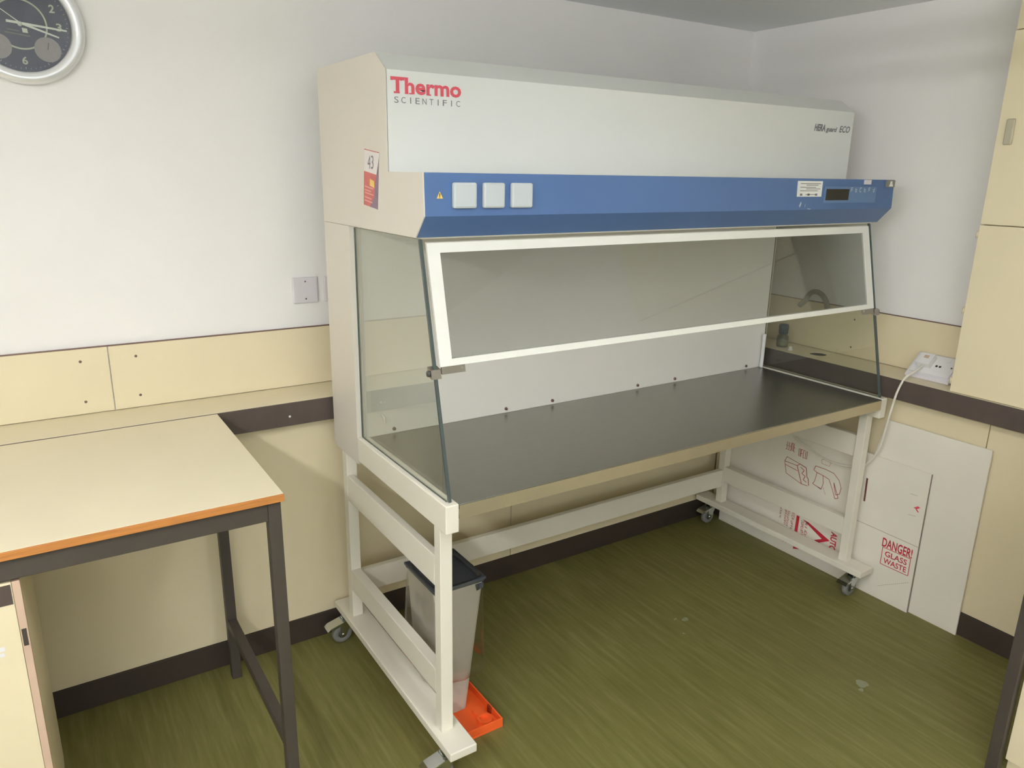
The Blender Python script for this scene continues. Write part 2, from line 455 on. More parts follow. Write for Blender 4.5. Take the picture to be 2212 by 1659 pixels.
# upper housing: body between two end caps
prof = [(Yb, zG), (Yb, zT), (-0.637, zT), (yU, zCh), (yU, z3), (yE+0.004, z3), (yEf+0.004, zF), (yG+0.003, zG)]
hs = obj('upper_housing', prism(NB(), prof, 'x', X0+0.002, X1-0.002), 'housing', H)
prof2 = [(Yb, zG), (Yb, zT), (-0.637, zT), (yU, zCh), (yU, z3), (yE, z3), (yEf, zF), (yG, zG)]
obj('end_cap', prism(NB(), prof2, 'x', X0, X0+0.003), 'housing_side', H)
obj('end_cap', prism(NB(), prof2, 'x', X1-0.0015, X1), 'housing_side', H)
# lettering
bm = NB(); yy = yU-0.0008
text(bm, 'Thermo', (0.528, yy, 1.8285), *XF, 0.198, 0.0385, bold=0.03)
for (a, c, d, e_) in ((0.5365, 1.8285, 0.016, 0.0045), (0.5285, 1.8585, 0.006, 0.0085), (0.5545, 1.8585, 0.005, 0.0085), (0.566, 1.8285, 0.010, 0.003), (0.578, 1.8285, 0.010, 0.003), (0.5645, 1.864, 0.006, 0.003), (0.627, 1.8285, 0.012, 0.003)):
    poly(bm, [(0, 0), (d, 0), (d, e_), (0, e_)], (a, yy-0.0002, c), *XF)
obj('logo_lettering', bm, 'red_print', hs, 'bold red printed lettering')
bm = NB()
for k, ch in enumerate('SCIENTIFIC'):
    wd = 0.0026 if ch == 'I' else 0.0115
    cxx = 0.543+k*(0.174/9)
    text(bm, ch, (cxx-wd/2, yy, 1.8065), *XF, wd, 0.0145)
obj('small_lettering', bm, 'grey_print', hs, 'small grey widely spaced capitals')
bm = NB()
text(bm, 'HERA', (2.186, yy, 1.8085), *XF, 0.064, 0.0245, shear=0.25, bold=0.035)
text(bm, 'guard', (2.254, yy, 1.8035), *XF, 0.066, 0.0225, shear=0.25, bold=0.03)
text(bm, 'ECO', (2.334, yy, 1.8085), *XF, 0.064, 0.0235, shear=0.25, bold=0.02)
obj('model_lettering', bm, 'grey_print', hs, 'grey slanted lettering at the right end')
# inspection sticker on the left end
st = obj('sticker', prism(NB(), [(-0.554, 1.699), (-0.652, 1.6885), (-0.634, 1.545), (-0.537, 1.554)], 'x', X0-0.0012, X0), 'sticker_white', H, 'white and red sticker with a handwritten number')
xs_ = X0-0.0016
def sy(u, v):    # u 0..1 left to right, v 0..1 bottom to top, on the sticker
    yl_ = -0.537-0.017*v; yr_ = -0.634-0.018*v; zl_ = 1.554+0.145*v; zr_ = 1.545+0.1435*v
    return (yl_+(yr_-yl_)*u, zl_+(zr_-zl_)*u)
def sq(bm, us, x_):
    f = bm.faces.new([bm.verts.new((x_, *sy(u, v))) for u, v in us]); f.normal_update()
    if f.normal.x > 0: f.normal_flip()
bm = NB(); sq(bm, [(0, 0), (1, 0), (1, 0.60), (0, 0.61)], xs_); obj('sticker_field', bm, 'sticker_red', st)
bm = NB(); sq(bm, [(0, 0.985), (1, 0.985), (1, 1.0), (0, 1.0)], xs_); obj('sticker_line', bm, 'sticker_red', st)
bm = NB(); sq(bm, [(0.45, 0), (1, 0), (1, 0.93), (0.96, 0.82), (0.8, 0.48), (0.74, 0.2)], xs_-0.0002); obj('sticker_swoosh', bm, 'sticker_purple', st)
bm = NB(); sq(bm, [(0.42, 0.38), (0.74, 0.36), (0.72, 0.48), (0.42, 0.5)], xs_-0.0004)
obj('sticker_patch', bm, 'warn', st)
bm = NB()
for v in (0.33, 0.27, 0.22, 0.14, 0.08):
    sq(bm, [(0.08, v), (0.62+0.1*math.sin(v*40), v-0.005), (0.62+0.1*math.sin(v*40), v+0.018), (0.08, v+0.024)], xs_-0.0004)
obj('sticker_text', bm, 'sticker_pink', st)
bm = NB(); text(bm, '43', (xs_-0.0002, *sy(0.26, 0.66)), *YF, 0.040, 0.034, shear=0.1)
obj('handwriting', bm, 'grey_print', st)
# blue control panel
bm = NB()
prism(bm, [(yE+0.004, z3), (yE, z3), (yEf, zF), (yG, zG), (yG+0.003, zG+0.002), (yEf+0.004, zF+0.001)], 'x', X0+0.003, X1-0.0015)
cp = obj('control_panel', bm, 'blue', H, 'blue control strip along the front')
def fy(z): return yE+(yEf-yE)*(z3-z)/(z3-zF)
for a, c in ((0.589, 0.653), (0.672, 0.733), (0.753, 0.816)):
    bx('socket_cover', (a, c, fy(1.59)-0.014, fy(1.59)+0.001, 1.560, 1.6205), 'switch_grey', cp, 0.005)
yq = fy(1.59)-0.0022
bm = NB(); poly(bm, [(-0.0085, 0), (0.0085, 0), (0, 0.0165)], (0.557, yq, 1.583), *XF)
wg = obj('warning_sign', bm, 'warn', cp, 'yellow warning triangle')
bm = NB(); poly(bm, [(-0.0009, 0.004), (0.0009, 0.004), (0.0012, 0.012), (-0.0012, 0.012)], (0.557, yq-0.0003, 1.583), *XF)
poly(bm, [(-0.001, 0.0015), (0.001, 0.0015), (0.001, 0.003), (-0.001, 0.003)], (0.557, yq-0.0003, 1.583), *XF)
obj('exclamation_mark', bm, 'black', wg)
pl = bx('paper_label', (1.868, 1.993, yq-0.0006, fy(1.63)+0.002, 1.584, 1.634), 'paper', cp, 0, 'white printed paper label')
bm = NB()
for k, v in enumerate((0.042, 0.037, 0.030, 0.025, 0.019, 0.007)):
    stroke(bm, [(0.01+0.03*(k % 2), v), (0.115-0.012*(k % 3), v)], 0.0022, (1.868, yq-0.001, 1.584), *XF)
for a in (0.012, 0.05, 0.09): poly(bm, [(a, 0.003), (a+0.012, 0.003), (a+0.012, 0.010), (a, 0.010)], (1.868, yq-0.001, 1.584), *XF)
obj('printed_lines', bm, 'grey_print', pl)
bx('keypad_field', (2.008, 2.305, yq-0.0002, fy(1.62)+0.002, 1.563, 1.617), 'blue_light', cp)
bx('display', (2.018, 2.144, yq-0.0012, fy(1.6)+0.002, 1.572, 1.609), 'display', cp)
bm = NB()
for k in range(6):
    a = 2.154+k*0.0255
    rk = random.Random(40+k)
    for q in rk.sample(range(5), 3):
        stroke(bm, {0: [(0, 0), (0, 0.013)], 1: [(0.009, 0), (0.009, 0.013)], 2: [(0, 0), (0.009, 0)], 3: [(0, 0.0065), (0.009, 0.0065)], 4: [(0, 0.013), (0.009, 0.013)]}[q], 0.0026, (a, yq-0.0010, 1.600), *XF)
obj('key_symbols', bm, 'switch_grey', cp)
bx('key_tag', (2.230, 2.265, yq-0.002, fy(1.63)+0.002, 1.625, 1.6405), 'plate_lilac', cp)
bd = bx('badge', (2.362, 2.411, yq-0.002, fy(1.63)+0.002, 1.616, 1.6405), 'hook_grey', cp)
bm = NB(); poly(bm, [(0.012, 0.003), (0.038, 0.003), (0.031, 0.013), (0.03, 0.021), (0.018, 0.021), (0.017, 0.013)], (2.362, yq-0.0026, 1.616), *XF)
obj('badge_symbol', bm, 'paper', bd)
bm = NB(); yq2 = fy(1.55)-0.0008
poly(bm, [(0, 0.006), (0.005, 0.0), (0.011, 0.013), (0.008, 0.02)], (1.883, yq2, 1.549), *XF)
stroke(bm, [(0.03, 0.002), (0.031, 0.011)], 0.0016, (1.883, yq2, 1.549), *XF); stroke(bm, [(0.045, -0.004), (0.062, -0.005)], 0.0016, (1.883, yq2, 1.549), *XF)
obj('scratch', bm, 'switch_grey', cp)
# underside of the hood
bx('hood_underside', (X0+0.02, X1-0.02, yG+0.01, -0.43, zG-0.004, zG-0.0005), 'inner_panel', H)
# rear plenum and its front panel
zBot = 0.753
obj('rear_housing', prism(NB(), [(Yb, zG-0.001), (Yb, zBot+0.012), (Yb-0.014, zBot), (-0.4145, zBot), (-0.4145, zG-0.001)], 'x', X0, X1), 'housing_side', H)
bp_ = bx('back_panel', (X0+0.027, X1-0.027, -0.4262, -0.415, 0.8395, zG-0.005), 'inner_panel', H, 0.001)
for px in (0.634, 1.055, 1.253, 1.662, 1.861, 2.286):
    obj('screw', lathe(NB(), [(0, 0.006), (0.005, 0.005), (0.0058, 0)], (px, -0.4262, 0.854), '-y', 12), 'screw', bp_)
obj('hook', tube(NB(), spline([(0.592, -0.427, 0.906), (0.592, -0.440, 0.906), (0.594, -0.447, 0.897), (0.596, -0.442, 0.885)]), 0.0042, 8), 'plastic_white', bp_)
# corrugated white tube in the right rear corner
bm = NB(); pr = []
for k in range(33):
    pr.append((0.0065+0.0016*(k % 2), 0.003*k*1.55))
lathe(bm, [(0, 0)]+pr+[(0, pr[-1][1])], (2.370, -0.440, 0.8405), 'z', 14)
obj('corrugated_tube', bm, 'plastic_white', H, 'white corrugated tube')
# side bottom plates, seals and side glass
for sgn, xo in ((1, X0), (-1, X1)):
    a, c = sorted((xo, xo+sgn*0.0378))
    obj('side_plate', box(NB(), a, c, -1.000, -0.4146, 0.763, 0.8405, 0.0025), 'stand', H)
    g0, g1 = sorted((xo+sgn*0.0175, xo+sgn*0.0245))
    sg = obj('side_glass', prism(NB(), [(-0.416, 0.842), (-0.416, zG-0.006), (-0.8305, zG-0.006), (-0.977, 0.842)], 'x', g0, g1), 'side_glass', H, 'clear side glass')
    bm = NB(); prism(bm, [(-0.8305, zG-0.006), (-0.977, 0.842), (-0.9845, 0.842), (-0.838, zG-0.006)], 'x', g0-0.0004, g1+0.0004)
    obj('glass_edge', bm, 'glass_edge', sg, 'dark ground edge of the glass')
    bm = NB(); h0, h1 = sorted((xo+sgn*0.0145, xo+sgn*0.0172)); box(bm, h0, h1, -0.974, -0.417, 0.8406, 0.8425)
    box(bm, h0, h1, -0.4195, -0.415, 0.8425, zG-0.006)
    obj('seal', bm, 'glass_edge', sg)
# worktop
bm = NB(); prism(bm, [(-0.4264, 0.8395), (-0.9985, 0.8395), (-1.0005, 0.8375), (-1.0005, 0.826), (-0.4264, 0.826)], 'x', X0+0.0385, X1-0.0385)
wt = obj('worktop', bm, 'steel_top', H, 'brushed stainless steel work surface')
obj('front_lip', prism(NB(), [(-1.0015, 0.8365), (-1.0015, 0.7995), (-0.979, 0.7995), (-0.979, 0.8015), (-0.9992, 0.8015), (-0.9992, 0.8365)], 'x', X0+0.0385, X1-0.0385), 'steel_lip_reflection', wt)
# sash: white bordered glass leaning in the plane of the side glass edges
def sp(z): return -0.831-0.2314*(1.480-z)
nv = Vector((0, -1, -0.2314)).normalized()
def sash_bar(bm, x0, x1, z0, z1, t0, t1):
    c8 = []
    for t in (t0, t1):
        for x, z in ((x0, z0), (x1, z0), (x1, z1), (x0, z1)):
            p = Vector((x, sp(z), z))+nv*t; c8.append(p)
    return hexa(bm, c8)
SH = obj('sash_frame', NB(), 'frame_white', H, 'white border of the hinged front glass')
bm = NB()
sx0, sx1, sz0, sz1 = 0.551, 2.386, 1.177, 1.476
sash_bar(bm, sx0, 0.5855, sz0, sz1, 0.0, 0.008); sash_bar(bm, 2.349, sx1, sz0, sz1, 0.0, 0.008)
sash_bar(bm, 0.5855, 2.349, 1.452, sz1, 0.0, 0.008); sash_bar(bm, 0.5855, 2.349, sz0, 1.1935, 0.0, 0.008)
bmesh.ops.translate(bm, verts=bm.verts, vec=-H.location); bm.to_mesh(SH.data); bm.free()
bm = NB(); sash_bar(bm, 0.5856, 2.3489, 1.1936, 1.4519, 0.001, 0.006); obj('sash_pane', bm, 'sash_glass', SH, 'grey tinted front glass')
for sgn, xe in ((1, sx0), (-1, sx1)):
    a, c = sorted((xe+sgn*0.003, xe+sgn*0.070))
    hg = obj('hinge_plate', sash_bar(NB(), a, c, 1.158, 1.1765, 0.001, 0.007), 'metal_dull', H, 'metal hinge plate')
    obj('rivet', sash_bar(NB(), c-0.010 if sgn > 0 else a+0.006, c-0.006 if sgn > 0 else a+0.010, 1.169, 1.173, 0.007, 0.0085), 'chrome', hg)
    a, c = sorted((xe-sgn*0.028, xe-sgn*0.001))
    cl = obj('glass_clamp', sash_bar(NB(), a, c, 1.150, 1.173, -0.012, 0.010), 'metal_dull', H, 'metal clamp on the glass edge')
    zc = 1.161; xx = a if sgn > 0 else c
    obj('clamp_knob', lathe(NB(), [(0, 0.0), (0.008, 0), (0.008, 0.006), (0, 0.006)], (xx-0.006 if sgn > 0 else xx, sp(zc), zc), 'x', 12), 'rubber_dark', cl)
# stand: feet, legs, rails, stretcher
zf0, zf1 = 0.1093, 0.1355
for sgn, xo in ((1, X0), (-1, X1)):
    def S(a, c): return tuple(sorted((xo+sgn*a, xo+sgn*c)))
    obj('foot', box(NB(), *S(-0.0138, 0.0687), -1.043, -0.158, zf0, zf1, 0.003), 'stand', H)
    obj('leg', box(NB(), *S(0.0053, 0.0412), -0.9565, -0.922, zf1, 0.7628, 0.002), 'stand', H)
    obj('leg', box(NB(), *S(0.0053, 0.0412), -0.292, -0.256, zf1, 0.7525, 0.002), 'stand', H)
    obj('side_rail', box(NB(), *S(0.0055, 0.028), -0.9218, -0.2922, 0.580, 0.669, 0.002), 'stand', H)
    obj('side_rail', box(NB(), *S(0.0055, 0.0385), -0.9218, -0.2922, 0.243, 0.3185, 0.002), 'stand', H)
    # casters
    for wy, dx, pedal in ((-0.215, -1, True), (-0.985, -1, True)):
        pc = xo+sgn*0.0275
        wc = Vector((pc-0.040 if sgn > 0 else pc-0.012, wy, 0.036))
        ct = obj('caster', lathe(NB(), [(0, 0), (0.026, 0), (0.026, -0.006), (0.018, -0.014), (0, -0.014)], (pc-(0.012 if sgn > 0 else 0), wy, zf0), 'z', 20), 'chrome', H, 'metal caster with grey tyre')
        bm = NB()
        lathe(bm, [(0.014, -0.010), (0.031, -0.011), (0.036, -0.007), (0.036, 0.007), (0.031, 0.011), (0.014, 0.010)], wc, 'y', 28, close=True)
        obj('tyre', bm, 'rubber', ct)
        obj('hub', lathe(NB(), [(0, -0.0115), (0.0165, -0.0105), (0.0165, 0.0105), (0, 0.0115)], wc, 'y', 18), 'rubber_dark', ct)
        obj('axle', lathe(NB(), [(0, -0.018), (0.005, -0.018), (0.005, 0.018), (0, 0.018)], wc, 'y', 10), 'chrome', ct)
        bm = NB()
        for s_ in (-1, 1):
            prism(bm, [(wc.x-0.008, 0.026), (wc.x+0.008, 0.026), (wc.x+0.048, 0.097), (wc.x+0.002, 0.097), (wc.x-0.010, 0.06)], 'y', wy+s_*0.0138-0.001, wy+s_*0.0138+0.001)
        box(bm, wc.x+0.002, wc.x+0.048, wy-0.0148, wy+0.0148, 0.0945, 0.0975)
        obj('fork', bm, 'chrome', ct)
        bm = NB()
        prism(bm, [(wc.x+0.012, 0.0905), (wc.x-0.045, 0.076), (wc.x-0.058, 0.066), (wc.x-0.0565, 0.064), (wc.x-0.044, 0.073), (wc.x+0.012, 0.0875)], 'y', wy-0.022, wy+0.022)
        prism(bm, [(wc.x+0.012, 0.089), (wc.x-0.045, 0.0745), (wc.x-0.045, 0.066), (wc.x+0.012, 0.080)], 'y', wy-0.0222, wy-0.0205)
        obj('brake_pedal', bm, 'chrome', ct)
obj('rear_stretcher', box(NB(), X0+0.0415, X1-0.0415, -0.286, -0.262, 0.217, 0.302, 0.002), 'stand', H)
bx('cable_clip', (X0+0.030, X0+0.038, -0.921, -0.889, 0.690, 0.735), 'bin_navy', H, 0.001)

# ------------------------------------------------------------------ left work table
T = thing('work_table', 'cream topped work table with orange brown wooden edge and dark steel legs', 'table', (-0.6, -0.54, 0))
tx0, tx1, tyf, tyb = -1.45, 0.152, -0.884, -0.1925
bx('tabletop', (tx0, tx1, tyf+0.006, tyb, 0.8965, 0.9145), 'cream_top', T, 0.0008)
bx('edge_strip', (tx0, tx1, tyf, tyf+0.0055, 0.8965, 0.9140), 'edge_wood', T, 0.0008, 'orange brown wooden front edge')
for lx in (tx1-0.036, tx0+0.006):
    for ly in (-0.872, -0.232):
        bx('leg', (lx, lx+0.03, ly, ly+0.03, 0.0, 0.8960), 'dark_steel', T, 0.0015)
bx('front_rail', (tx0+0.0365, tx1-0.0365, -0.8715, -0.8445, 0.848, 0.8960), 'dark_steel', T, 0.0015)
bx('back_rail', (tx0+0.0365, tx1-0.0365, -0.2315, -0.2045, 0.848, 0.8960), 'dark_steel', T, 0.0015)
for lx in (tx1-0.036, tx0+0.006):
    bx('end_rail', (lx+0.001, lx+0.029, -0.8415, -0.2325, 0.848, 0.8960), 'dark_steel', T, 0.0015)
    bx('stretcher', (lx+0.001, lx+0.029, -0.8415, -0.2325, 0.195, 0.2245), 'dark_steel', T, 0.0015)
# cupboard under the table
Cb = thing('base_cupboard', 'cream base cupboard with dark top strip under the left table', 'cupboard', (-0.64, -0.55, 0))
cx0, cx1 = -0.90, -0.379
bx('carcass', (cx0, cx1, -0.846, -0.33, 0.0, 0.842), 'cream', Cb, 0.001)
d_ = bx('door', (cx0+0.002, cx1-0.0145, -0.869, -0.8485, 0.06, 0.842), 'cream', Cb, 0.001)
fe = bx('front_edge', (cx1-0.014, cx1, -0.8675, -0.8465, 0.0, 0.8415), 'pink_edge', Cb, 0.0006, 'pinkish raw edge of the cupboard side')
bx('top_strip', (cx0+0.02, cx1-0.0165, -0.8705, -0.8692, 0.794, 0.8375), 'brown_board', d_)
bx('lock_plate', (cx1-0.0115, cx1-0.003, -0.8685, -0.8676, 0.694, 0.733), 'dark_steel', fe)
bm = NB()
for (a, c, wd, ht) in ((-0.452, 0.683, 0.027, 0.008), (-0.46, 0.695, 0.037, 0.010), (-0.46, 0.757, 0.036, 0.014)):
    bm = NB(); poly(bm, [(0, 0), (wd, 0), (wd, ht), (0, ht)], (a, -0.8698, c), *XF)
    obj('white_mark', bm, 'plastic_white', d_)

# ------------------------------------------------------------------ right work table and cupboard, near the camera
T2 = thing('work_table', 'work table at the right frame edge, only its dark steel leg shows', 'table', (2.1, -2.5, 0))
bx('tabletop', (1.86, XLG-0.002, -3.3, -1.765, 0.8965, 0.9145), 'cream_top', T2, 0.0008)
bx('edge_strip', (1.8545, 1.8595, -3.3, -1.765, 0.8965, 0.9140), 'edge_wood', T2, 0.0008)
for ly in (-1.799, -3.29):
    for lx in (1.867, 2.40):
        bx('leg', (lx, lx+0.03, ly, ly+0.03, 0.0, 0.8960), 'dark_steel', T2, 0.0015)
bx('front_rail', (1.868, 1.896, -3.2595, -1.7995, 0.848, 0.8960), 'dark_steel', T2, 0.0015)
bx('end_rail', (1.8975, 2.3995, -1.798, -1.770, 0.848, 0.8960), 'dark_steel', T2, 0.0015)
C2 = thing('base_cupboard', 'cream base cupboard at the lower right corner beside the dark leg', 'cupboard', (2.14, -2.1, 0))
bx('carcass', (1.914, 2.40, -2.36, -1.806, 0.0, 0.840), 'cream', C2, 0.001)
d_ = bx('door', (1.893, 1.9135, -2.36, -1.806, 0.05, 0.840), 'cream', C2, 0.001)
bx('door_handle', (1.883, 1.8925, -2.33, -2.318, 0.66, 0.78), 'handle_grey', d_, 0.003)

# ------------------------------------------------------------------ tall wall cupboard on the right ledge
K = thing('wall_cupboard', 'tall cream wall cupboard standing on the right ledge', 'cupboard', (2.53, -1.7, LEDGE))
kx, ky0, ky1 = 2.448, -2.25, -1.206
bx('carcass', (kx+0.016, XR-0.001, ky0, ky1, LEDGE+0.0005, ZC-0.002), 'cream', K, 0.001)
dl = bx('lower_door', (kx-0.004, kx+0.0155, ky0+0.002, ky1+0.001, LEDGE+0.002, 1.501), 'cream', K, 0.001)
du = bx('upper_door', (kx-0.008, kx+0.0155, ky0+0.002, ky1-0.002, 1.5045, 2.1025), 'cream', K, 0.001)
bx('top_panel', (kx, kx+0.0155, ky0+0.002, ky1, 2.1075, ZC-0.003), 'cream', K, 0.001)
bx('door_handle', (kx-0.016, kx-0.0081, -1.260, -1.233, 1.758, 1.838), 'handle_grey', du, 0.004)
for hz in (1.469, 1.208, 0.954):
    obj('hinge', lathe(NB(), [(0, 0), (0.005, 0), (0.005, 0.022), (0, 0.022)], (kx+0.003, ky1+0.006, hz-0.011), 'z', 10), 'cream', dl)

# ------------------------------------------------------------------ wall clock
K = thing('wall_clock', 'round silver rimmed wall clock with navy dial and white hands', 'clock', (-0.212, 0, 1.997))
kc = Vector((-0.212, -0.0005, 1.997))
obj('rim', lathe(NB(), [(0.138, 0.0), (0.148, 0.008), (0.150, 0.022), (0.145, 0.034), (0.134, 0.040), (0.123, 0.036), (0.1175, 0.026), (0.1165, 0.008), (0.1165, 0.0)], kc, '-y', 72), 'clock_rim', K)
dial = obj('dial', lathe(NB(), [(0, 0.014), (0.1163, 0.014), (0.1163, 0.0), (0, 0.0)], kc, '-y', 64, smooth=False), 'clock_face', K)
fyc = kc.y-0.0148
def P2(bm, pts): return poly(bm, pts, (kc.x, fyc, kc.z), *XF)
bm = NB()
for k in range(48):
    a0, a1 = 2*math.pi*k/48, 2*math.pi*(k+1)/48
    P2(bm, [(0.0585*math.cos(a0), 0.0585*math.sin(a0)), (0.0625*math.cos(a0), 0.0625*math.sin(a0)), (0.0625*math.cos(a1), 0.0625*math.sin(a1)), (0.0585*math.cos(a1), 0.0585*math.sin(a1))])
obj('dial_ring', bm, 'clock_mark', dial)
bm = NB()
for k in range(60):
    a0 = 2*math.pi*k/60; r0 = 0.105 if k % 5 == 0 else 0.108; ca, sa = math.cos(a0), math.sin(a0); h_ = 0.0006
    P2(bm, [(r0*ca-h_*sa, r0*sa+h_*ca), (r0*ca+h_*sa, r0*sa-h_*ca), (0.1105*ca+h_*sa, 0.1105*sa-h_*ca), (0.1105*ca-h_*sa, 0.1105*sa+h_*ca)])
obj('minute_marks', bm, 'clock_mark', dial)['kind'] = 'stuff'
for n_ in (12, 1, 2, 3, 6, 9, 10, 11):
    bm = NB()
    a = math.pi/2-n_*math.pi/6; cxx, czz = kc.x+0.089*math.cos(a), kc.z+0.089*math.sin(a)
    wd = 0.013 if n_ < 10 else 0.022
    if n_ == 1: wd = 0.005
    text(bm, str(n_), (cxx-wd/2, fyc, czz-0.010), *XF, wd, 0.020, bold=0.025)
    obj('numeral', bm, 'clock_mark', dial)
for sx_ in (-1, 1):
    s_ = obj('subdial', lathe(NB(), [(0, 0.0012), (0.031, 0.0012), (0.031, 0)], (kc.x+sx_*0.056, fyc, kc.z-0.058), '-y', 32, smooth=False), 'clock_sub', dial)
    obj('pointer', stroke(NB(), [(0, 0), (0.004, 0.018)], 0.0022, (kc.x+sx_*0.056, fyc-0.0016, kc.z-0.058), *XF), 'screw', s_)
bm = NB(); P2(bm, [(0.004, -0.020), (0.016, -0.021), (0.015, -0.010), (0.003, -0.009)]); obj('date_window', bm, 'plastic_white', dial)
bm = NB(); P2(bm, [(-0.030, -0.016), (-0.004, -0.019), (-0.004, -0.016), (-0.03, -0.013)]); P2(bm, [(-0.036, -0.024), (0.02, -0.030), (0.02, -0.0265), (-0.036, -0.0205)])
obj('dial_lettering', bm, 'grey_print', dial)
def hand(tip, tail, w0, name, dep):
    bm = NB(); tx, tz = tip; ax, az = tail
    L_ = math.hypot(tx-ax, tz-az); nx, nz_ = -(tz-az)/L_, (tx-ax)/L_
    p = [(ax+nx*w0*0.7, az+nz_*w0*0.7), (ax-nx*w0*0.7, az-nz_*w0*0.7), (tx-nx*w0*0.45, tz-nz_*w0*0.45), (tx+nx*w0*0.45, tz+nz_*w0*0.45)]
    prism(bm, [(kc.x+a, kc.z+c) for a, c in p], 'y', kc.y-dep, kc.y-dep-0.0012)
    obj(name, bm, 'clock_hand', K)
hand((0.106, -0.008), (-0.030, 0.004), 0.0045, 'minute_hand', 0.021)
hand((0.086, -0.026), (-0.006, 0.004), 0.0042, 'hour_hand', 0.019)
hand((-0.062, 0.048), (0.0, 0.002), 0.0018, 'second_hand', 0.023)
obj('arbor', lathe(NB(), [(0, 0.026), (0.005, 0.025), (0.006, 0.014)], kc, '-y', 16), 'clock_hand', K)
obj('crystal', lathe(NB(), [(0, 0.0285), (0.117, 0.0285), (0.117, 0.0268), (0, 0.0268)], kc, '-y', 48, smooth=False), 'side_glass', K)

# ------------------------------------------------------------------ wall plates
for (a, c, lab) in ((0.4635, 0.549, 'square blank wall plate with two screws, fully in view left of the bench'), (0.572, 0.657, 'square wall plate mostly hidden behind the clean bench')):
    P_ = thing('wall_plate', lab, 'wall plate', ((a+c)/2, 0, 1.248), 'blank wall plates')
    bx('plate', (a, c, -0.011, -0.0005, 1.2035, 1.2905), 'plate_lilac', P_, 0.003)
    for pz in (1.277, 1.218):
        obj('screw', lathe(NB(), [(0, 0.0014), (0.0026, 0.001), (0.003, 0)], ((a+c)/2, -0.011, pz), '-y', 10), 'screw', P_)

# ------------------------------------------------------------------ power socket on the right ledge, with plug and lead
So = thing('power_socket', 'white sloping double power socket on the right ledge', 'socket', (2.57, -1.07, LEDGE))
sy0, sy1 = -1.160, -0.993
obj('socket_box', prism(NB(), [(2.6155, LEDGE+0.0005), (2.519, LEDGE+0.0005), (2.517, LEDGE+0.010), (2.602, 0.999), (2.6155, 0.999)], 'y', sy0, sy1, 0.0015), 'plate_lilac', So)
sd_ = Vector((2.602-2.517, 0, 0.999-LEDGE-0.010)).normalized(); sn = Vector((-sd_.z, 0, sd_.x))
sb = Vector((2.517, 0, LEDGE+0.010))
def slope_box(bm, u0, u1, y0, y1, t0, t1):
    c8 = []
    for t in (t0, t1):
        for u, y in ((u0, y0), (u1, y0), (u1, y1), (u0, y1)):
            p = sb+sd_*u+sn*t; p.y = y; c8.append(p)
    return hexa(bm, c8)
fp = obj('face_plate', slope_box(NB(), 0.016, 0.108, -1.152, -1.003, 0.0, 0.005), 'plastic_white', So)
for a in (-1.083, -1.096):
    obj('pin_hole', slope_box(NB(), 0.055, 0.063, a-0.008, a, 0.005, 0.0055), 'black', fp)
obj('rocker_switch', slope_box(NB(), 0.085, 0.100, -1.125, -1.112, 0.005, 0.008), 'plastic_white', fp)
obj('screw', slope_box(NB(), 0.060, 0.066, -1.144, -1.138, 0.005, 0.006), 'screw', fp)
Pw = thing('power_lead', 'white plug and power cable hanging from the socket down behind the bench', 'cable', (2.5, -1.03, 0.97))
pg = obj('plug', slope_box(NB(), 0.040, 0.092, -1.072, -1.022, 0.0051, 0.030), 'plastic_white', Pw)
bmesh_pts = slope_box(NB(), 0.068, 0.082, -1.056, -1.038, 0.0301, 0.0306); obj('plug_label', bmesh_pts, 'pink_edge', pg)
pc0 = sb+sd_*0.038+sn*0.018; pc0.y = -1.047
path = spline([pc0, pc0+Vector((-0.03, 0.0, -0.012)), (2.445, -1.038, 0.925), (2.424, -1.028, 0.87), (2.422, -1.018, 0.80), (2.424, -1.006, 0.72), (2.428, -0.995, 0.65), (2.430, -0.972, 0.585), (2.430, -0.93, 0.535), (2.430, -0.86, 0.512), (2.430, -0.78, 0.508), (2.430, -0.70, 0.526), (2.428, -0.62, 0.555), (2.424, -0.55, 0.64), (2.420, -0.52, 0.69), (2.38, -0.50, 0.72), (2.34, -0.46, 0.742), (2.34, -0.40, 0.7485)], 8)
obj('cord', tube(NB(), path, 0.0042, 10), 'cable', Pw)

# ------------------------------------------------------------------ flattened glass waste carton
B = thing('flattened_carton', 'flattened white glass waste carton with red print leaning on the right wall', 'box', (2.46, -0.8, 0))
xA, xB = 2.472, 2.459
bk = obj('back_board', prism(NB(), [(-1.372, 0.0), (-1.372, 0.738), (-0.986, 0.740), (-0.955, 0.598), (-0.955, 0.0)], 'x', xA-0.004, xA+0.004, 0.0008), 'card', B)
fb_ = obj('front_board', prism(NB(), [(-1.189, 0.0), (-1.191, 0.586), (-0.22, 0.592), (-0.22, 0.0)], 'x', xB-0.004, xB+0.004, 0.0008), 'card', B)
bx('board_edge', (xB-0.0042, xB+0.0038, -1.1918, -1.1912, 0.0, 0.586), 'card_edge', fb_)
px_ = xB-0.0046
O = (px_, 0, 0)
def pr(name, build, m, label=None):
    bm = NB(); build(bm); return obj(name, bm, m, fb_, label)
def YP_(y, z): return (-y, z)     # to plane coordinates (u = -y, v = z)
pr('danger_lettering', lambda bm: text(bm, 'DANGER!', (px_, -1.050, 0.229), *YF, 0.123, 0.039, bold=0.02), 'red_box', 'red lettering reading DANGER!')
def gw(bm):
    text(bm, 'GLASS', (px_, -1.068, 0.193), *YF, 0.090, 0.0235, bold=0.012)
    text(bm, 'WASTE', (px_, -1.066, 0.162), *YF, 0.094, 0.0235, bold=0.012)
    stroke(bm, [YP_(-1.055, 0.227), YP_(-1.170, 0.227), YP_(-1.170, 0.154), YP_(-1.055, 0.154), YP_(-1.055, 0.227)], 0.0026, O, *YF)
pr('glass_waste_lettering', gw, 'red_box', 'red boxed lettering reading GLASS WASTE')
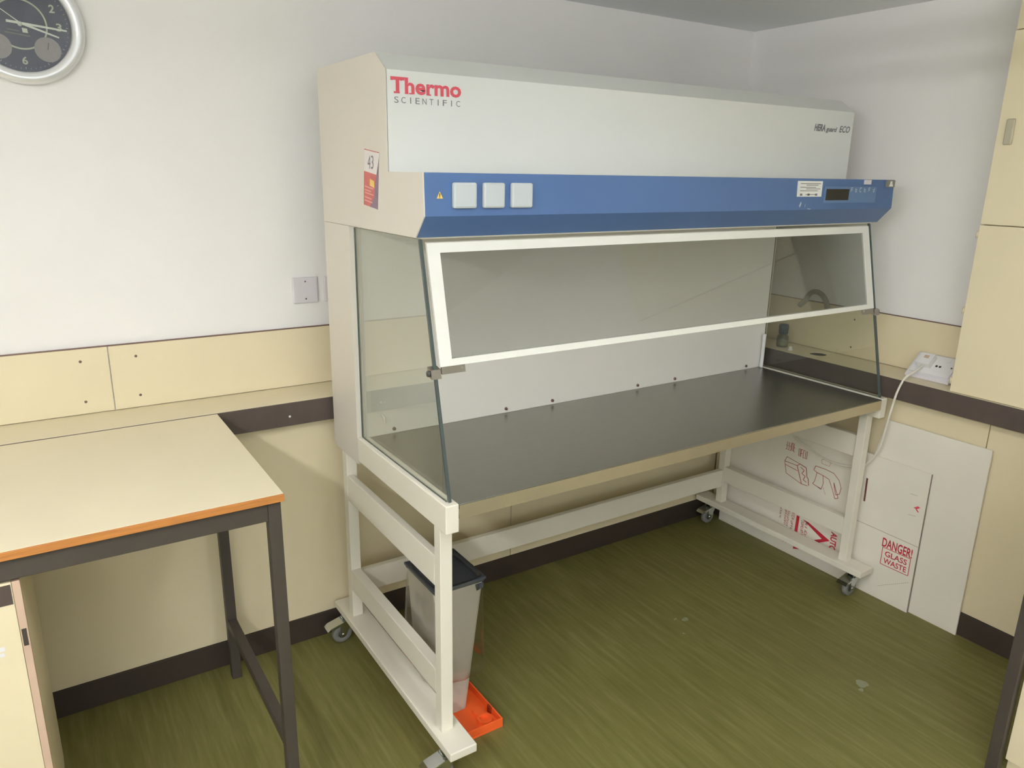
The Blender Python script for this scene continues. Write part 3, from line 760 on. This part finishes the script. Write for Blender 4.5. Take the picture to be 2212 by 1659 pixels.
pr('arrow_mark', lambda bm: (poly(bm, [YP_(-1.146, 0.435), YP_(-1.162, 0.447), YP_(-1.172, 0.444), YP_(-1.160, 0.434)], O, *YF), poly(bm, [YP_(-1.158, 0.436), YP_(-1.170, 0.424), YP_(-1.164, 0.423), YP_(-1.153, 0.434)], O, *YF)), 'red_print')
def creases(bm):
    stroke(bm, [YP_(-0.93, 0.292), YP_(-1.19, 0.286)], 0.0016, O, *YF)
    for k in range(16):
        a = k/16
        stroke(bm, [YP_(-1.06-0.12*a, 0.055+0.075*a), YP_(-1.06-0.12*(a+0.035), 0.055+0.075*(a+0.035))], 0.0015, O, *YF)
    stroke(bm, [YP_(-1.125, 0.485), YP_(-1.155, 0.487)], 0.001, O, *YF); stroke(bm, [YP_(-1.13, 0.40), YP_(-1.16, 0.405)], 0.001, O, *YF)
pr('crease', creases, 'card_edge')
pr('hand_slot', lambda bm: poly(bm, [YP_(-0.943, 0.484), YP_(-0.951, 0.484), YP_(-0.953, 0.384), YP_(-0.945, 0.384)], O, *YF), 'card_slot')
pr('red_bar', lambda bm: poly(bm, [YP_(-0.652, 0.199), YP_(-0.667, 0.199), YP_(-0.666, 0.122), YP_(-0.650, 0.122)], O, *YF), 'red_box')
pr('red_arrow', lambda bm: (poly(bm, [YP_(-0.684, 0.193), YP_(-0.715, 0.190), YP_(-0.826, 0.150), YP_(-0.788, 0.142)], O, *YF), poly(bm, [YP_(-0.826, 0.150), YP_(-0.770, 0.116), YP_(-0.752, 0.122), YP_(-0.788, 0.143)], O, *YF)), 'red_box', 'red folded arrow')
def vert_text(bm, s, y, z, wd, ht, bold=0.0):   # reads downwards
    text(bm, s, (px_, y, z), (0, 0, -1), (0, -1, 0), wd, ht, bold=bold)
pr('downward_lettering', lambda bm: vert_text(bm, 'AUTO', -0.826, 0.196, 0.086, 0.030, 0.03), 'red_box', 'red lettering running downwards')
def glyphs(bm, o, ud, vd, wd, ht, n, seed):     # small print too blurred to read: rows of letter-like strokes
    rnd = random.Random(seed); cw = wd/n
    for i in range(n):
        x0 = i*cw; x1 = x0+cw*0.62; t_ = min(cw, ht)*0.26
        for k in rnd.sample(range(5), 3):
            stroke(bm, {0: [(x0, 0), (x0, ht)], 1: [(x1, 0), (x1, ht)], 2: [(x0, 0), (x1, 0)], 3: [(x0, ht/2), (x1, ht/2)], 4: [(x0, ht), (x1, ht)]}[k], t_, o, ud, vd)
for k, (y, z, wd, ht) in enumerate(((-0.565, 0.222, 0.075, 0.007), (-0.590, 0.216, 0.088, 0.009), (-0.605, 0.214, 0.088, 0.009), (-0.628, 0.208, 0.040, 0.013), (-0.627, 0.162, 0.044, 0.010), (-0.680, 0.186, 0.070, 0.013), (-0.700, 0.187, 0.030, 0.012), (-0.700, 0.150, 0.04, 0.012))):
    pr('faint_print', lambda bm: glyphs(bm, (px_, y, z), (0, 0, -1), (0, -1, 0), wd, ht, max(3, int(wd/0.009)), k), 'red_faint')
pr('faint_print', lambda bm: glyphs(bm, (px_, -0.553, 0.482), *YF, 0.052, 0.036, 5, 21), 'red_faint')
pr('faint_print', lambda bm: glyphs(bm, (px_, -0.622, 0.470), *YF, 0.046, 0.034, 4, 22), 'red_faint')
pr('lower_letter', lambda bm: vert_text(bm, 'C', -0.595, 0.068, 0.022, 0.024, 0.03), 'red_box')
pr('lower_triangle', lambda bm: poly(bm, [YP_(-0.652, 0.066), YP_(-0.655, 0.036), YP_(-0.70, 0.052)], O, *YF), 'red_box')
pr('red_speck', lambda bm: poly(bm, [YP_(-0.375, 0.225), YP_(-0.385, 0.222), YP_(-0.384, 0.214), YP_(-0.373, 0.217)], O, *YF), 'red_box')
def drawing(bm):
    W_ = 0.0028
    S_ = lambda pts, w=W_: stroke(bm, [YP_(a, c) for a, c in pts], w, O, *YF)
    # carton drawing
    S_([(-0.557, 0.425), (-0.566, 0.448), (-0.635, 0.437), (-0.622, 0.425), (-0.557, 0.425)]); S_([(-0.557, 0.425), (-0.571, 0.372), (-0.655, 0.350), (-0.685, 0.352)])
    S_([(-0.622, 0.425), (-0.655, 0.350)], 0.004); S_([(-0.635, 0.437), (-0.668, 0.430), (-0.676, 0.392), (-0.684, 0.384), (-0.690, 0.355)], 0.004)
    S_([(-0.640, 0.425), (-0.660, 0.415), (-0.650, 0.398), (-0.668, 0.39), (-0.660, 0.372), (-0.678, 0.366)], 0.0035); S_([(-0.562, 0.410), (-0.628, 0.402)])
    # hand and bag drawing
    S_([(-0.712, 0.455), (-0.760, 0.456), (-0.800, 0.452), (-0.828, 0.430), (-0.842, 0.400), (-0.838, 0.372), (-0.822, 0.362), (-0.812, 0.390), (-0.806, 0.412)])
    S_([(-0.712, 0.455), (-0.705, 0.435), (-0.722, 0.428), (-0.752, 0.425), (-0.782, 0.418), (-0.806, 0.375), (-0.820, 0.345), (-0.835, 0.352), (-0.806, 0.412)], 0.003)
    S_([(-0.722, 0.428), (-0.716, 0.385), (-0.708, 0.372), (-0.735, 0.366), (-0.752, 0.362), (-0.758, 0.392), (-0.752, 0.425)]); S_([(-0.735, 0.366), (-0.752, 0.362)], 0.004)
    S_([(-0.758, 0.375), (-0.775, 0.345)], 0.0014); S_([(-0.735, 0.49), (-0.74, 0.475), (-0.775, 0.474), (-0.78, 0.492), (-0.745, 0.496), (-0.735, 0.49)], 0.0014)
pr('line_drawing', drawing, 'red_faint', 'red line drawings of folding the carton')

# ------------------------------------------------------------------ bin on an orange tray
Tr = thing('orange_tray', 'bright orange plastic tray on the floor under the waste bin', 'tray', (0.667, -0.64, 0))
ox0, ox1, oy0, oy1 = 0.590, 0.766, -0.889, -0.43
bm = NB(); box(bm, ox0, ox1, oy0, oy1, 0.0, 0.008)
obj('tray_base', bm, 'orange', Tr)
for nme, dm in (('tray_wall', (ox0, ox1, oy0, oy0+0.005, 0.008, 0.030)), ('tray_wall', (ox0, ox1, oy1-0.005, oy1, 0.008, 0.030)), ('tray_wall', (ox0, ox0+0.005, oy0+0.005, oy1-0.005, 0.008, 0.030)), ('tray_wall', (ox1-0.005, ox1, oy0+0.005, oy1-0.005, 0.008, 0.030))):
    bx(nme, dm, 'orange', Tr, 0.001)
obj('tray_boss', lathe(NB(), [(0.024, 0), (0.024, 0.014), (0.017, 0.014), (0.015, 0.003), (0, 0.003)], (0.725, -0.850, 0.008), 'z', 20, smooth=False), 'orange', Tr)
obj('tray_boss', prism(NB(), [(0.712, -0.828), (0.738, -0.826), (0.745, -0.800), (0.725, -0.785), (0.708, -0.80)], 'z', 0.008, 0.020), 'orange', Tr)
bx('tray_clip', (0.753, 0.7595, -0.832, -0.815, 0.008, 0.034), 'orange_dark', Tr, 0.001)
bt = (0.604, 0.708, -0.768, -0.625); tp = (0.590, 0.757, -0.786, -0.588)
def ringv(r, z): return [(r[0], r[2], z), (r[1], r[2], z), (r[1], r[3], z), (r[0], r[3], z)]
def shrink(r, d): return (r[0]+d, r[1]-d, r[2]+d, r[3]-d)
W_ = thing('waste_bin', 'tall tapered grey waste bin with navy rim behind the left front leg', 'bin', (0.66, -0.69, 0.0085))
def lerp_r(f): return tuple(a+(c-a)*f for a, c in zip(bt, tp))
def shell(bm, levels, close_bottom=True):
    rings = [[bm.verts.new(p) for p in ringv(r, z)] for r, z in levels]
    fs = []
    for a, c in zip(rings, rings[1:]):
        for k in range(4): fs.append(bm.faces.new((a[k], a[(k+1) % 4], c[(k+1) % 4], c[k])))
    fs.append(bm.faces.new(rings[0][::-1])); fs.append(bm.faces.new(rings[-1]))
    bmesh.ops.recalc_face_normals(bm, faces=fs)
    ve = [e for e in bm.edges if abs(e.verts[0].co.z-e.verts[1].co.z) > 0.01]
    bmesh.ops.bevel(bm, geom=ve, offset=0.012, segments=3, affect='EDGES', profile=0.5)
    return bm
zb0, zt0 = 0.0087, 0.470
obj('bin_body', shell(NB(), [(bt, zb0), (lerp_r(0.965), zb0+(zt0-zb0)*0.965), (shrink(lerp_r(0.965), 0.003), zb0+(zt0-zb0)*0.965), (shrink(bt, 0.003), zb0+0.006)]), 'bin_grey', W_)
r9 = lerp_r(0.965)
obj('bin_rim', shell(NB(), [(shrink(r9, -0.0005), 0.4545), (tp, zt0-0.008), (shrink(tp, -0.004), zt0-0.007), (shrink(tp, -0.004), zt0), (shrink(tp, 0.003), zt0), (shrink(lerp_r(0.75), 0.0036), 0.36), (shrink(lerp_r(0.75), 0.005), 0.36), (shrink(lerp_r(0.75), 0.0055), 0.355)]), 'bin_navy', W_)
obj('corner_patch', prism(NB(), [(0.7245, 0.452), (0.7535, 0.452), (0.7525, 0.436), (0.730, 0.430)], 'y', -0.7885, -0.7865), 'bin_navy', W_)
# clear liner hanging over the rim
bm = NB()
def loop(r, z, amp, seed, n=48):
    rnd = random.Random(seed); out = []
    w2, h2 = (r[1]-r[0])/2, (r[3]-r[2])/2; cx_, cy_ = (r[0]+r[1])/2, (r[2]+r[3])/2
    for k in range(n):
        a = 2*math.pi*(k+0.5)/n; c_, s_ = math.cos(a), math.sin(a); q = (abs(c_)**5+abs(s_)**5)**(-1/5)
        j = 1+amp*(math.sin(a*5+seed)+0.6*math.sin(a*11+2*seed))
        out.append((cx_+w2*q*c_*j, cy_+h2*q*s_*j, z+(0.01*math.sin(a*3+seed) if amp > 0.03 else 0)))
    return out
lv = [(shrink(tp, 0.008), 0.36, 0.0), (shrink(tp, 0.0065), 0.46, 0.0), (shrink(tp, -0.001), zt0+0.0035, 0.0), (shrink(tp, -0.006), zt0-0.005, 0.004), (shrink(tp, -0.010), 0.42, 0.010), (shrink(tp, -0.014), 0.32, 0.018), (shrink(tp, -0.017), 0.20, 0.026), (shrink(tp, -0.018), 0.15, 0.030)]
rings = [[bm.verts.new(p) for p in loop(r, z, a_, 3)] for r, z, a_ in lv]
for a, c in zip(rings, rings[1:]):
    for k in range(48): bm.faces.new((a[k], a[(k+1) % 48], c[(k+1) % 48], c[k])).smooth = True
bmesh.ops.recalc_face_normals(bm, faces=bm.faces)
li = obj('bin_liner', bm, 'clear_film')
so_ = li.modifiers.new('film', 'SOLIDIFY'); so_.thickness = 0.0006; so_.offset = 0
tag(li, 'clear plastic liner bag hanging over the rim of the grey bin', 'bag')

# ------------------------------------------------------------------ small things on the right ledge
Bo = thing('bottle', 'small clear bottle with dark green cap on the right ledge', 'bottle', (2.515, -0.425, LEDGE))
bc = (2.515, -0.425, LEDGE+0.0005)
obj('bottle_body', lathe(NB(), [(0, 0), (0.024, 0), (0.026, 0.004), (0.026, 0.045), (0.018, 0.058), (0.015, 0.062), (0.0135, 0.058), (0.0235, 0.043), (0.0235, 0.005), (0, 0.003)], bc, 'z', 28), 'bottle_glass', Bo)
obj('liquid', lathe(NB(), [(0, 0.0035), (0.023, 0.0055), (0.023, 0.03), (0, 0.03)], bc, 'z', 24), 'liquid_pale', Bo)
obj('bottle_cap', lathe(NB(), [(0.016, 0.058), (0.0205, 0.060), (0.021, 0.095), (0.018, 0.100), (0, 0.100)], bc, 'z', 24), 'bottle_cap', Bo)
cp_ = obj('bottle_stopper', lathe(NB(), [(0, 0), (0.010, 0), (0.010, 0.006), (0.0075, 0.008), (0.007, 0.018), (0, 0.019)], (2.478, -0.498, LEDGE+0.0003), 'z', 18), 'plastic_white')
tag(cp_, 'small white plastic stopper lying beside the bottle on the ledge', 'stopper')
hk = obj('arched_tube', tube(NB(), spline([(2.600, -0.43, 1.095), (2.596, -0.455, 1.118), (2.592, -0.48, 1.155), (2.59, -0.51, 1.168), (2.592, -0.54, 1.158), (2.598, -0.560, 1.130), (2.606, -0.565, 1.10)], 8), 0.011, 12), 'hook_grey')  # short grey tube bent into an arch by the right wall
tag(hk, 'short grey arched tube at the top of the right dado', 'hose')
